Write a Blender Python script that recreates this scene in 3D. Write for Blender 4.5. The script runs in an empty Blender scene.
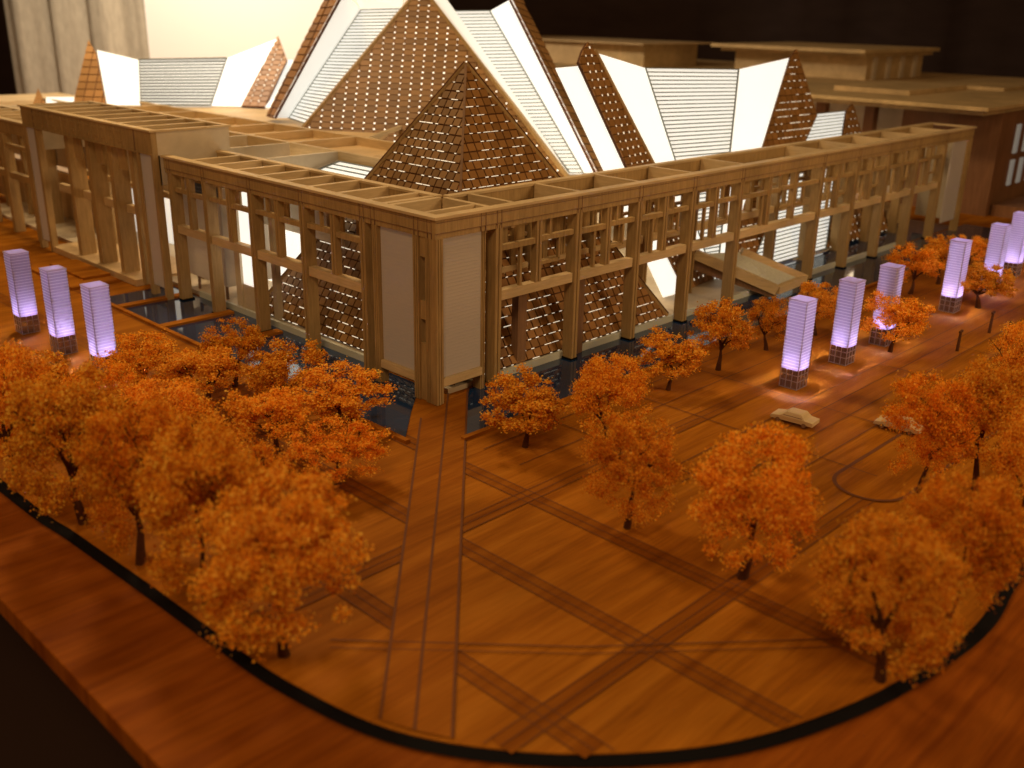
import bpy, math, random
from mathutils import Vector, Matrix
random.seed(7)
sc = bpy.context.scene
C = bpy.data.collections.new('scene'); sc.collection.children.link(C)

# ------------------------------------------------------------ camera
FPX = 996.485
YAW, PITCH, ROLL = 0.80110, 0.36050, 0.0205
CAM = Vector((-3.2121, -3.6587, 1.9648))
ca, sa, cb, sb = math.cos(YAW), math.sin(YAW), math.cos(PITCH), math.sin(PITCH)
FWD = Vector((sa*cb, ca*cb, -sb)); RT = Vector((ca, -sa, 0)); UP = RT.cross(FWD)
cc, ss = math.cos(ROLL), math.sin(ROLL)
RT, UP = cc*RT + ss*UP, -ss*RT + cc*UP
cd = bpy.data.cameras.new('camera'); cam = bpy.data.objects.new('camera', cd); C.objects.link(cam)
cam.matrix_world = Matrix(((RT.x, UP.x, -FWD.x, CAM.x), (RT.y, UP.y, -FWD.y, CAM.y), (RT.z, UP.z, -FWD.z, CAM.z), (0, 0, 0, 1)))
cd.sensor_width = 36; cd.lens = 36*FPX/1024; cd.clip_start = .05; cd.clip_end = 200
cd.dof.use_dof = True; cd.dof.focus_distance = 5.4; cd.dof.aperture_fstop = 1.2
sc.camera = cam
sc.render.resolution_x = 1024; sc.render.resolution_y = 768

# ------------------------------------------------------------ world, lamps, exposure
w = bpy.data.worlds.new('World'); sc.world = w; w.use_nodes = True
w.node_tree.nodes['Background'].inputs[0].default_value = (1.0, .52, .22, 1)
w.node_tree.nodes['Background'].inputs[1].default_value = .075
sc.view_settings.view_transform = 'Standard'; sc.view_settings.look = 'None'
sc.view_settings.exposure = 0; sc.view_settings.gamma = 1

def area(name, loc, target, size, power, col):
    l = bpy.data.lights.new(name, 'AREA'); l.shape = 'DISK'; l.size = size; l.energy = power; l.color = col
    o = bpy.data.objects.new(name, l); C.objects.link(o); o.location = loc
    o.rotation_euler = (Vector(target)-Vector(loc)).to_track_quat('-Z', 'Y').to_euler(); return o
area('key_lamp', (.6, 4.2, 6.6), (.6, .6, 0), 1.4, 285, (1, .72, .40))
area('side_lamp', (3.2, -5.6, 2.9), (2.2, 0, 1.1), 1.8, 140, (1, .68, .36))
area('fill_lamp', (-6.8, 0, 3.6), (0, 1.5, 1.1), 2.2, 60, (1, .62, .30))
area('front_lamp', (-6.2, -4.6, 7.6), (-1, .8, 0), 2.6, 290, (1, .68, .36))
area('screen_lamp', (1.9, 6.6, 4.6), (4.6, 9.9, 1.4), 1.0, 350, (1, .88, .72))

# ------------------------------------------------------------ helpers
def ray(x, y): return (x-512)/FPX*RT - (y-384)/FPX*UP + FWD
def at_z(x, y, z=0.0): d = ray(x, y); return CAM + d*((z-CAM.z)/d.z)
def at_x(x, y, X=0.0): d = ray(x, y); return CAM + d*((X-CAM.x)/d.x)
def at_y(x, y, Y=0.0): d = ray(x, y); return CAM + d*((Y-CAM.y)/d.y)
def at_d(x, y, t): return CAM + ray(x, y)*t
def over(x, y, p):
    d = ray(x, y); t = ((p.x-CAM.x)*d.x+(p.y-CAM.y)*d.y)/(d.x**2+d.y**2); return CAM + d*t

def rp(x, y, a, b_, c): n = (b_-a).cross(c-a); d = ray(x, y); return CAM+d*((a-CAM).dot(n)/d.dot(n))

class MB:
    def __init__(s): s.v = []; s.f = []; s.uv = []
    def box(s, x0, x1, y0, y1, z0, z1):
        if x0 > x1: x0, x1 = x1, x0
        if y0 > y1: y0, y1 = y1, y0
        b = len(s.v)
        s.v += [(x0, y0, z0), (x1, y0, z0), (x1, y1, z0), (x0, y1, z0), (x0, y0, z1), (x1, y0, z1), (x1, y1, z1), (x0, y1, z1)]
        for q in ((0, 3, 2, 1), (4, 5, 6, 7), (0, 1, 5, 4), (1, 2, 6, 5), (2, 3, 7, 6), (3, 0, 4, 7)): s.f.append(tuple(b+i for i in q))
        return s
    def poly(s, pts):
        b = len(s.v); s.v += [tuple(p) for p in pts]; s.f.append(tuple(range(b, b+len(pts)))); return s
    def slab(s, pts, th, n=None):
        """closed prism: polygon pts pushed back by th along its normal"""
        pts = [Vector(p) for p in pts]
        if n is None:
            n = Vector((0, 0, 0))
            for i in range(len(pts)): n += pts[i].cross(pts[(i+1) % len(pts)])
            n.normalize()
            if n.dot(CAM-pts[0]) < 0: n = -n
        b = len(s.v); k = len(pts)
        s.v += [tuple(p) for p in pts]+[tuple(p-n*th) for p in pts]
        s.f.append(tuple(range(b, b+k))); s.f.append(tuple(reversed(range(b+k, b+2*k))))
        for i in range(k): s.f.append((b+i, b+k+i, b+k+(i+1) % k, b+(i+1) % k))
        return s
    def bar(s, a, b_, wd, ht=None):
        a = Vector(a); b_ = Vector(b_); ht = ht or wd; d = (b_-a).normalized()
        u = d.cross(Vector((0, 0, 1)));
        if u.length < 1e-4: u = Vector((1, 0, 0))
        u.normalize(); v = u.cross(d); b = len(s.v)
        for p in (a, b_):
            for i, j in ((-1, -1), (1, -1), (1, 1), (-1, 1)): s.v.append(tuple(p+u*i*wd/2+v*j*ht/2))
        for q in ((0, 3, 2, 1), (4, 5, 6, 7), (0, 1, 5, 4), (1, 2, 6, 5), (2, 3, 7, 6), (3, 0, 4, 7)): s.f.append(tuple(b+i for i in q))
        return s
    def tube(s, a, b_, ra, rb, n=6):
        a = Vector(a); b_ = Vector(b_); d = (b_-a).normalized(); u = d.orthogonal().normalized(); v = d.cross(u); b = len(s.v)
        for p, r in ((a, ra), (b_, rb)):
            for i in range(n):
                t = 2*math.pi*i/n; s.v.append(tuple(p+u*r*math.cos(t)+v*r*math.sin(t)))
        for i in range(n): s.f.append((b+i, b+(i+1) % n, b+n+(i+1) % n, b+n+i))
        return s
    def mesh(s, name, mat, smooth=False):
        me = bpy.data.meshes.new(name); me.from_pydata(s.v, [], s.f); me.materials.append(mat)
        if smooth:
            for p in me.polygons: p.use_smooth = True
        me.update(); return me
    def build(s, name, mat, parent=None, smooth=False, bevel=0):
        o = bpy.data.objects.new(name, s.mesh(name, mat, smooth)); C.objects.link(o)
        if parent: o.parent = parent
        if bevel:
            m = o.modifiers.new('bevel', 'BEVEL'); m.width = bevel; m.segments = 2; m.limit_method = 'ANGLE'
        return o
def pieces(mb, name, mat, parent):
    """every separate box of a builder as its own part"""
    for i in range(0, len(mb.v), 8):
        p = MB(); p.v = mb.v[i:i+8]; p.f = [(0, 3, 2, 1), (4, 5, 6, 7), (0, 1, 5, 4), (1, 2, 6, 5), (2, 3, 7, 6), (3, 0, 4, 7)]; p.build(name, mat, parent)
def empty(name, loc=(0, 0, 0)):
    o = bpy.data.objects.new(name, None); C.objects.link(o); o.location = loc; o.empty_display_size = .1; return o
def tag(o, label=None, cat=None, group=None, kind=None):
    if label: o['label'] = label
    if cat: o['category'] = cat
    if group: o['group'] = group
    if kind: o['kind'] = kind
    return o
def copy_tree(o, parent=None):
    c = o.copy(); C.objects.link(c); c.parent = parent
    for ch in list(o.children): copy_tree(ch, c)
    return c

# ------------------------------------------------------------ materials
def newmat(name):
    m = bpy.data.materials.new(name); m.use_nodes = True; nt = m.node_tree
    return m, nt, nt.nodes['Principled BSDF'], nt.nodes, nt.links
def ramp(N, stops):
    r = N.new('ShaderNodeValToRGB'); e = r.color_ramp.elements
    while len(e) < len(stops): e.new(.5)
    for i, (p, c) in enumerate(stops): e[i].position = p; e[i].color = (*c, 1)
    return r
def wood(name, c0, c1, scale=(1, 14, 14), rough=.55, freq=6, bump=.15, patch=0.0, spec=.3):
    m, nt, B, N, L = newmat(name)
    tc = N.new('ShaderNodeTexCoord'); mp = N.new('ShaderNodeMapping'); mp.inputs['Scale'].default_value = scale
    L.new(tc.outputs['Object'], mp.inputs[0])
    n1 = N.new('ShaderNodeTexNoise'); n1.inputs['Scale'].default_value = freq; n1.inputs['Detail'].default_value = 7; n1.inputs['Roughness'].default_value = .62
    n1.inputs['Distortion'].default_value = .4
    L.new(mp.outputs[0], n1.inputs[0])
    r = ramp(N, [(.28, c0), (.72, c1)]); L.new(n1.outputs[0], r.inputs[0])
    n2 = N.new('ShaderNodeTexNoise'); n2.inputs['Scale'].default_value = 2.2; n2.inputs['Detail'].default_value = 3
    L.new(tc.outputs['Object'], n2.inputs[0])
    mr = N.new('ShaderNodeMapRange'); mr.inputs[1].default_value = .3; mr.inputs[2].default_value = .7
    mr.inputs[3].default_value = .80-patch; mr.inputs[4].default_value = 1.15
    L.new(n2.outputs[0], mr.inputs[0])
    mx = N.new('ShaderNodeMix'); mx.data_type = 'RGBA'; mx.blend_type = 'MULTIPLY'; mx.inputs[0].default_value = 1
    L.new(r.outputs[0], mx.inputs[6]); L.new(mr.outputs[0], mx.inputs[7]); L.new(mx.outputs[2], B.inputs['Base Color'])
    bp = N.new('ShaderNodeBump'); bp.inputs['Strength'].default_value = bump; bp.inputs['Distance'].default_value = .004
    L.new(n1.outputs[0], bp.inputs['Height']); L.new(bp.outputs[0], B.inputs['Normal'])
    B.inputs['Roughness'].default_value = rough; B.inputs['Specular IOR Level'].default_value = spec
    return m
def plain(name, c, rough=.6, metal=0, spec=.4, emis=None, es=0):
    m, nt, B, N, L = newmat(name)
    n = N.new('ShaderNodeTexNoise'); n.inputs['Scale'].default_value = 35; n.inputs['Detail'].default_value = 4
    r = ramp(N, [(.3, tuple(k*.86 for k in c)), (.7, tuple(min(1, k*1.08) for k in c))])
    L.new(n.outputs[0], r.inputs[0]); L.new(r.outputs[0], B.inputs['Base Color'])
    B.inputs['Roughness'].default_value = rough; B.inputs['Metallic'].default_value = metal; B.inputs['Specular IOR Level'].default_value = spec
    if emis: B.inputs['Emission Color'].default_value = (*emis, 1); B.inputs['Emission Strength'].default_value = es
    return m
M = {}
M['wood'] = wood('model_wood', (.29, .180, .068), (.47, .305, .120), (12, 12, 1.2), freq=5)
M['wood_h'] = wood('cap_wood', (.50, .35, .17), (.66, .48, .25), (1.5, 1.5, 16), freq=5)
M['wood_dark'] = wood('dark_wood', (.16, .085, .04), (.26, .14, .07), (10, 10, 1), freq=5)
M['beige'] = wood('beige_board', (.52, .42, .28), (.62, .51, .35), (3, 3, 3), freq=3, bump=.05)
M['roof'] = wood('roof_veneer', (.50, .33, .15), (.66, .46, .23), (1, 9, 9), freq=5)
M['far_wood'] = wood('far_wood', (.46, .31, .13), (.62, .43, .20), (3, 3, 3), freq=4)
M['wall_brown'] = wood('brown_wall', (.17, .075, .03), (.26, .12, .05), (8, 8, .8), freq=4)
M['line'] = plain('engraved_line', (.14, .040, .005), .8)
M['black'] = plain('black_groove', (.004, .003, .003), .8, spec=.1)
M['dark_floor'] = plain('dark_floor', (.035, .014, .007), .7)
M['bark'] = plain('bark', (.085, .030, .012), .9, spec=.1)
M['water'] = plain('pool_water', (.008, .030, .085), .06, spec=.9)  # blue of the reflection put into the water's base colour
M['kerb'] = plain('pale_kerb', (.55, .55, .45), .4)

# plaza wood: grain plus broad streaks along X
def plaza_mat(name, a, b, c):
    m, nt, B, N, L = newmat(name)
    tc = N.new('ShaderNodeTexCoord')
    mp = N.new('ShaderNodeMapping'); mp.inputs['Scale'].default_value = (.5, 6, 1); L.new(tc.outputs['Object'], mp.inputs[0])
    n1 = N.new('ShaderNodeTexNoise'); n1.inputs['Scale'].default_value = 2.2; n1.inputs['Detail'].default_value = 8; n1.inputs['Roughness'].default_value = .6; n1.inputs['Distortion'].default_value = .6
    L.new(mp.outputs[0], n1.inputs[0])
    r = ramp(N, [(.30, a), (.5, b), (.68, c)]); L.new(n1.outputs[0], r.inputs[0])
    mp2 = N.new('ShaderNodeMapping'); mp2.inputs['Scale'].default_value = (1.5, 60, 1); L.new(tc.outputs['Object'], mp2.inputs[0])
    n2 = N.new('ShaderNodeTexNoise'); n2.inputs['Scale'].default_value = 3; n2.inputs['Detail'].default_value = 5; L.new(mp2.outputs[0], n2.inputs[0])
    mr = N.new('ShaderNodeMapRange'); mr.inputs[1].default_value = .3; mr.inputs[2].default_value = .7; mr.inputs[3].default_value = .78; mr.inputs[4].default_value = 1.12
    L.new(n2.outputs[0], mr.inputs[0])
    mx = N.new('ShaderNodeMix'); mx.data_type = 'RGBA'; mx.blend_type = 'MULTIPLY'; mx.inputs[0].default_value = 1
    L.new(r.outputs[0], mx.inputs[6]); L.new(mr.outputs[0], mx.inputs[7]); L.new(mx.outputs[2], B.inputs['Base Color'])
    bp = N.new('ShaderNodeBump'); bp.inputs['Strength'].default_value = .12; bp.inputs['Distance'].default_value = .004
    L.new(n2.outputs[0], bp.inputs['Height']); L.new(bp.outputs[0], B.inputs['Normal'])
    B.inputs['Roughness'].default_value = .6; B.inputs['Specular IOR Level'].default_value = .04
    return m
M['plaza'] = plaza_mat('plaza_wood', (.24, .070, .004), (.345, .112, .007), (.43, .152, .012))
M['band'] = plaza_mat('band_veneer', (.17, .045, .003), (.25, .074, .005), (.31, .10, .008))
M['path'] = plaza_mat('walk_veneer', (.21, .058, .004), (.30, .092, .006), (.37, .125, .010))
M['board'] = plaza_mat('board_wood', (.15, .032, .002), (.235, .058, .004), (.30, .082, .007))

# tiles
def tile_mat(name, a, b):
    m, nt, B, N, L = newmat(name)
    g = N.new('ShaderNodeNewGeometry'); r = ramp(N, [(.0, a), (1, b)]); L.new(g.outputs['Random Per Island'], r.inputs[0])
    L.new(r.outputs[0], B.inputs['Base Color']); B.inputs['Roughness'].default_value = .5; B.inputs['Specular IOR Level'].default_value = .3
    return m
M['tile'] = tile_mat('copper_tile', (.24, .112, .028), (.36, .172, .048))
M['tile_dark'] = tile_mat('shaded_tile', (.16, .08, .022), (.26, .135, .042))  # darker copy of the tile, shade of the left face put into its colour
M['tile_main'] = tile_mat('main_tile', (.17, .080, .018), (.27, .130, .032))  # separate darker tile for the main pyramid
M['backing'] = plain('pyramid_backing', (.10, .04, .015), .8, spec=.1)
M['spark'] = plain('light_slot', (.8, .75, .65), .5, emis=(1, .90, .72), es=2.2)
M['spark_dim'] = plain('dim_light_slot', (.8, .75, .65), .5, emis=(1, .88, .66), es=.75)
def acrylic(name, c, es, rough=.35):
    m, nt, B, N, L = newmat(name)
    tr = N.new('ShaderNodeBsdfTranslucent'); tr.inputs[0].default_value = (*c, 1)
    B.inputs['Base Color'].default_value = (*c, 1); B.inputs['Roughness'].default_value = rough
    B.inputs['Emission Color'].default_value = (1, .975, .91, 1); B.inputs['Emission Strength'].default_value = es
    mx = N.new('ShaderNodeMixShader'); mx.inputs[0].default_value = .4
    L.new(B.outputs[0], mx.inputs[1]); L.new(tr.outputs[0], mx.inputs[2]); L.new(mx.outputs[0], N['Material Output'].inputs[0])
    return m
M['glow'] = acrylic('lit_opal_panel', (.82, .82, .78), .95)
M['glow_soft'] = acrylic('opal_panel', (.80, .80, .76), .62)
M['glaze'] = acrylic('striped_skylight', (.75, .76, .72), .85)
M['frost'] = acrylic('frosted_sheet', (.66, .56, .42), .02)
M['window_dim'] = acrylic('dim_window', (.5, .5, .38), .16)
M['mullion'] = plain('grey_glazing_bar', (.18, .19, .16), .5)

# ------------------------------------------------------------ the ground
tag(MB().box(-30, 40, -30, 40, -1.42, -1.4).build('floor', M['dark_floor']), kind='structure')
bd = MB().box(-2.30, 16, -4.6, 16, -.09, -.012).build('model_base_board', M['board'], bevel=.004)
tag(bd, kind='structure'); bd.name = 'base_board'
# outline of the plaza plate: straight left side, round corner, straight front side
arc = [(-1.98, 14), (-1.97, 4), (-1.95, .67), (-1.915, -.06), (-1.885, -.6), (-1.865, -1.05), (-1.84, -1.4), (-1.75, -1.79), (-1.55, -2.11), (-1.29, -2.365), (-1.0, -2.55), (-.6, -2.69), (-.21, -2.755), (.1, -2.77), (.61, -2.72), (2, -2.72), (14, -2.72)]
def smooth(pts, n=6):
    out = []
    for i in range(len(pts)-1):
        p0 = pts[max(i-1, 0)]; p1 = pts[i]; p2 = pts[i+1]; p3 = pts[min(i+2, len(pts)-1)]
        if math.dist(p1, p2) > 1.2 or i == 0: out.append(p1); continue
        for k in range(n):
            t = k/n
            out.append(tuple(.5*((2*p1[j])+(-p0[j]+p2[j])*t+(2*p0[j]-5*p1[j]+4*p2[j]-p3[j])*t*t+(-p0[j]+3*p1[j]-3*p2[j]+p3[j])*t**3) for j in (0, 1)))
    out.append(pts[-1]); return out
arcs = smooth(arc)
b = MB(); b.slab([(x, y, 0) for x, y in arcs]+[(14, 14, 0)], .03, Vector((0, 0, 1)))
tag(b.build('plaza', M['plaza']), kind='structure')
g = MB()
for i in range(len(arcs)-1):
    def nrm(k):
        a = Vector(arcs[max(k-1, 0)]); c = Vector(arcs[min(k+1, len(arcs)-1)]); d = (c-a).normalized(); return Vector((d.y, -d.x))
    n0, n1 = nrm(i), nrm(i+1); W = .050
    a, c = Vector(arcs[i]), Vector(arcs[i+1])
    g.poly([(*a, -.004), (*(a-n0*-W), -.004), (*(c-n1*-W), -.004), (*c, -.004)])
gv = g.build('groove', M['black']); tag(gv, kind='structure')
# dark strip where the side road is cut into the board, right edge of the picture
tag(MB().box(.68, 2.4, -2.86, -2.80, -.01, -.002).build('groove', M['black']), kind='structure')

# inlaid bands and engraved lines of the paving
def strip(name, pts, wd, z, mat):
    pts = [Vector((p[0], p[1])) for p in pts]; m = MB()
    for i in range(len(pts)-1):
        d = (pts[i+1]-pts[i]).normalized(); n = Vector((-d.y, d.x))*wd/2
        q = [pts[i]-n, pts[i+1]-n, pts[i+1]+n, pts[i]+n]
        m.poly([(p.x, p.y, z) for p in q])
    return tag(m.build(name, mat), kind='structure')
def clip_y(x):   # lowest y of plate at this x
    best = -2.7
    for i in range(len(arcs)-1):
        (x0, y0), (x1, y1) = arcs[i], arcs[i+1]
        if x0 <= x <= x1: return y0+(y1-y0)*(x-x0)/max(1e-6, x1-x0)
    return best
def clip_x(y):
    for i in range(len(arcs)-1):
        (x0, y0), (x1, y1) = arcs[i], arcs[i+1]
        if y1 <= y <= y0: return x0+(x1-x0)*(y-y0)/min(-1e-6, y1-y0)
    return -1.9
for X in (-.40, -.89, -1.40):
    lo = clip_y(X)+.012
    strip('paving_band', [(X, lo), (X, 5)], .085, .0015, M['band'])
    for s in (-.0425, .0, .0425): strip('paving_line', [(X+s, clip_y(X+s)+.012), (X+s, 5)], .0038, .0035, M['line'])
for Y in (-1.04, -2.06):
    strip('paving_band', [(clip_x(Y)+.012, Y), (8, Y)], .085, .0022, M['band'])
    for s in (-.0425, 0, .0425): strip('paving_line', [(clip_x(Y+s)+.012, Y+s), (8, Y+s)], .0038, .0042, M['line'])
for Y in (-.56, -.80, -1.30, -1.42, -1.56, -1.72): strip('paving_line', [(-.2 if Y > -1 else .2, Y), (8, Y)], .006, .0042, M['line'])  # extra dark stripes along X, shadow streaks put in as thin lines
for X in (.3, .9, 1.5, 2.4, 3.1, 4.2): strip('paving_line', [(X, -2.0), (X, -.45)], .006, .005, M['line'])
# the diagonal walk from the corner
a0, a1 = at_z(421, 419), at_z(380, 722); b0, b1 = at_z(449, 386), at_z(415, 727); c0, c1 = at_z(467.6, 389), at_z(452.5, 736)
def to_rim(p, q):
    d = (q-p).normalized(); t = q.copy(); n = 0
    def ins(v): return v.x > clip_x(v.y)+.012 and v.y > clip_y(v.x)+.012
    while ins(t) and n < 200: t = t+d*.01; n += 1
    while not ins(t) and n < 400: t = t-d*.005; n += 1
    return t
a1, b1, c1 = to_rim(a0, a1), to_rim(b0, b1), to_rim(c0, c1)
m = MB(); m.poly([(p.x, p.y, .0055) for p in (a0, a1, b1, c1, c0)]); tag(m.build('diagonal_walk', M['path']), kind='structure')
for p, q in ((a0, a1), (b0, b1), (c0, c1)): strip('paving_line', [p, q], .010, .0068, M['line'])
e0, e1, e2 = at_z(330, 641), at_z(580, 648), at_z(835, 640)
strip('paving_line', [e0, e1, e2], .006, .0062, M['line'])
e0, e1, e2 = at_z(330, 649), at_z(580, 655), at_z(835, 648); strip('paving_line', [e0, e1, e2], .004, .0062, M['line'])
# rounded traffic island edge on the right
isl = [(.80+.16*math.cos(t), -2.02+.16*math.sin(t)) for t in [math.pi*(.5+k/16) for k in range(17)]]
isl += [(1.9, -2.18)]; strip('paving_line', [(1.9, -1.86)]+isl, .018, .006, M['line'])
m = MB(); m.poly([(x, y, .0045) for x, y in [(1.9, -1.86)]+isl]); tag(m.build('traffic_island', M['plaza']), kind='structure')

# pools along both colonnades, with wooden kerbs
def pool(name, pts, z=.0045):
    m = MB(); m.poly([(x, y, z) for x, y in pts]); return tag(m.build(name, M['water']), kind='structure')
pool('pool_water', [(-.40, -.22), (-.15, .03), (.14, .30), (.14, 3.12), (-.40, 3.12)])
pool('pool_water', [(-.20, -.40), (7.2, -.40), (7.2, .07), (.30, .07)])
for x0, x1, y0, y1 in ((-.43, -.40, -.26, 3.14), (-.20, 7.2, -.43, -.40)):
    tag(MB().box(x0, x1, y0, y1, .001, .018).build('pool_kerb', M['plaza']), kind='structure')
for Y in (2.20, 2.80, 1.62): tag(MB().box(-.40, .1, Y-.035, Y+.035, .001, .02).build('pool_walkway', M['plaza']), kind='structure')

# ------------------------------------------------------------ the museum building
museum = empty('museum_building'); tag(museum, 'large wooden model museum with copper tiled glass pyramids rising behind a corner colonnade', 'building')

RS = [0.445, 1.09, 1.652, 2.219, 2.786, 3.92, 4.487, 5.05, 5.62, 6.2]   # columns of the right wing
LS = [.594, 1.159, 1.705, 2.25, 2.70]                                          # columns of the left wing
WD = .43
def B(side, m, s0, s1, d0, d1, z0, z1):
    if side == 'R': m.box(s0, s1, d0, d1, z0, z1)
    else: m.box(d0, d1, s0, s1, z0, z1)

def col_mesh(side, w=.046, dp=.076, h=.9):
    m = MB()
    B(side, m, -w/2, -.004, 0, dp, 0, h); B(side, m, .004, w/2, 0, dp, 0, h); B(side, m, -.004, .004, .006, dp-.006, 0, h)
    m2 = m.mesh('column', M['wood']); return m2
def reflection_block_mesh(side):
    m = MB(); B(side, m, -.031, .031, -.003, .088, 0, .012); return m.mesh('base_block', M['black'])

def wing(side, cols, s_end, corner_posts, panel):
    root = empty('colonnade'); root.parent = museum
    cm, pm = col_mesh(side), reflection_block_mesh(side)
    for layer, d in enumerate((0.0, WD-.076)):
        for s in cols:
            if layer and (s < .5 or side == 'L'): continue
            o = bpy.data.objects.new('column', cm); C.objects.link(o); o.parent = root
            o.location = (s, d, .003) if side == 'R' else (d, s, .003)
    for s in cols:                                  # black blocks added for the front columns' dark reflection in the water
        o = bpy.data.objects.new('base_block', pm); C.objects.link(o); o.parent = root
        o.location = (s, 0, .003) if side == 'R' else (0, s, .003)
    # ledge boards: fascia in two steps, joints, cap
    for layer, (da, db, ny) in enumerate(((0.0, .03, -1), (WD-.03, WD, 1))):
        m = MB(); st = (0 if side == 'R' else .0305) if layer == 0 else WD+.002
        B(side, m, st, s_end, da, db, .915, .984); B(side, m, st, s_end, da+.004, db-.004, .885, .915)
        fo = m.build('fascia', M['wood'], root)
        if layer == 0:
            j = MB()
            for q in ([0.047] if side == 'L' else [])+corner_posts+cols:
                for k in (-.016, .016): B(side, j, q+k-.0022, q+k+.0022, -.0015, .003, .886, .983)
            B(side, j, st+.004, s_end, -.0012, .003, .912, .9155); B(side, j, st+.004, s_end, -.0012, .003, .966, .969)
            j.build('joint_line', M['wood_dark'], fo)
        m = MB(); st2 = -.014 if layer == 0 else WD+.016
        if layer == 0: B(side, m, st2 if side == 'R' else .0505, s_end+.012, -.014, .05, .984, 1.0)
        else: B(side, m, st2, s_end+.012, WD-.035, WD+.014, .984, 1.0)
        m.build('cap_rail', M['wood_h'], root, bevel=.002)
    return root
colR = wing('R', RS, 6.81, [.33], None)
colL = wing('L', LS, 2.755, [.15, .50], None)
colR.name = 'colonnade'

# cross beams over the coffers
def beam(side, root, s, wd=.028, z0=.86):
    m = MB(); B(side, m, s-wd/2, s+wd/2, .051, WD-.036, z0, .997); m.build('cross_beam', M['wood_h'], root)
for s in [.60, 1.14, 1.69, 2.25, 2.86, 4.02, 4.55, 5.13, 5.68, 6.27]: beam('R', colR, s)
for s in [.47, .60, .87, 1.14, 1.39, 1.65, 1.92, 2.19, 2.46]: beam('L', colL, s, .036)
# corner coffer walls and the second pair of lines across it
m = MB(); m.box(WD-.035, WD, .051, WD-.04, .86, .997); m.build('cross_beam', M['wood_h'], colR)
m = MB(); m.box(.051, WD-.04, WD-.035, WD, .86, .997); m.build('cross_beam', M['wood_h'], colL)
m = MB(); m.box(.051, WD-.04, .13, .155, .955, .997); m.build('cross_beam', M['wood_h'], colR)

# lattice of rails and mullions
def lattice(side, root, bounds, d, rich=True):
    for (s0, s1) in bounds:
        a, b_ = s0+.03, s1-.03; n = max(1, round((b_-a)/.26)); mid = (a+b_)/2
        m = MB(); B(side, m, a, b_, d+.012, d+.062, .485, .539); m.build('rail', M['wood_h'], root)
        m = MB(); B(side, m, a, mid-.02, d+.016, d+.045, .757, .787); B(side, m, mid+.02, b_, d+.016, d+.045, .765, .793); pieces(m, 'rail', M['wood'], root)
        ms = [mid] if b_-a < .8 else [a+(b_-a)/3, a+2*(b_-a)/3]
        for k in ms:
            m = MB(); B(side, m, k-.022, k-.004, d+.010, d+.05, .539, .885); B(side, m, k+.004, k+.022, d+.010, d+.05, .539, .885)
            B(side, m, k-.004, k+.004, d+.02, d+.04, .539, .885); m.build('mullion', M['wood'], root)
        m = MB()
        if rich is None:
            q = mid+(b_-mid)*.5; B(side, m, q-.007, q+.007, d+.02, d+.04, .793, .885)
        elif rich:
            q = a+(mid-a)*.55; B(side, m, q-.009, q+.009, d+.02, d+.04, .539, .757)
            q = mid+(b_-mid)*.35; B(side, m, q-.009, q+.009, d+.02, d+.04, .793, .885)
            q = mid+(b_-mid)*.62; B(side, m, q-.008, q+.008, d+.022, d+.04, .64, .765)
            B(side, m, mid+.022, mid+(b_-mid)*.62, d+.022, d+.04, .63, .648)
        else:
            q = a+(mid-a)*.4; B(side, m, q-.02, q+.02, d+.02, d+.04, .539, .885)
            q = mid+(b_-mid)*.6; B(side, m, q-.02, q+.02, d+.02, d+.04, .539, .885)
            B(side, m, a, mid, d+.024, d+.044, .65, .68)
            B(side, m, mid, b_, d+.024, d+.044, .70, .72)
        pieces(m, 'fret_bar', M['wood'], root)
Rb = [(RS[i], RS[i+1]) for i in range(len(RS)-1)]
Lb = [(LS[i], LS[i+1]) for i in range(len(LS)-1)]
lattice('R', colR, Rb, 0); lattice('R', colR, Rb, WD-.075, False)
lattice('L', colL, Lb, 0, None)
# hanging square drops behind the front beam
for (side, root, bs) in (('R', colR, Rb), ('L', colL, Lb)):
    m = MB()
    for s0, s1 in bs:
        for k in (.25, .72):
            q = s0+(s1-s0)*k; B(side, m, q-.045, q+.045, .14, .155, .72, .886); B(side, m, q-.045, q+.045, .30, .315, .70, .886)
    pieces(m, 'drop_panel', M['wood'], root)

# the corner block: posts and translucent panels
def post(x0, x1, y0, y1, z0=0.003, z1=.886, mat='wood'):
    m = MB(); m.box(x0, x1, y0, y1, z0, z1); return m.build('corner_post', M[mat], colR)
def grooved(side, s0, s1, d0=.002, d1=.05, root=colR):
    m = MB(); n = 3; g_ = .005; wv = (s1-s0-g_*(n-1))/n
    for i in range(n): B(side, m, s0+i*(wv+g_), s0+i*(wv+g_)+wv, d0, d1, .003, .886)
    B(side, m, s0+.002, s1-.002, d0+.007, d1-.007, .003, .886); return m.build('corner_post', M['wood'], root)
grooved('R', .002, .048, -.002, .05)
grooved('L', .054, .082, .0, .05, colL)
grooved('L', .135, .178, 0, .05, colL)
grooved('L', .47, .51, 0, .06, colL)
grooved('R', .335, .365, .02, .08)
m = MB(); m.box(.012, .03, .083, .134, .45, .55); m.box(.012, .03, .083, .134, .78, .886); m.box(.012, .03, .083, .134, .003, .32); pieces(m, 'slot_board', M['wood'], colL)
def louvre(side, root, s0, s1, d, z0, z1, name='louvre_panel', fine=26):
    m = MB(); B(side, m, s0, s1, d, d+.012, z0, z1); o = m.build(name, M['frost'], root)
    r = MB()
    for i in range(1, fine): z = z0+(z1-z0)*i/fine; B(side, r, s0, s1, d-.0012, d, z-.0010, z+.0010)
    q = r.build('louvre_line', M['frost'], o)
    return o
louvre('R', colR, .05, .333, .022, .14, .884, fine=40); louvre('L', colL, .18, .468, .026, .14, .884, fine=40)
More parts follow.
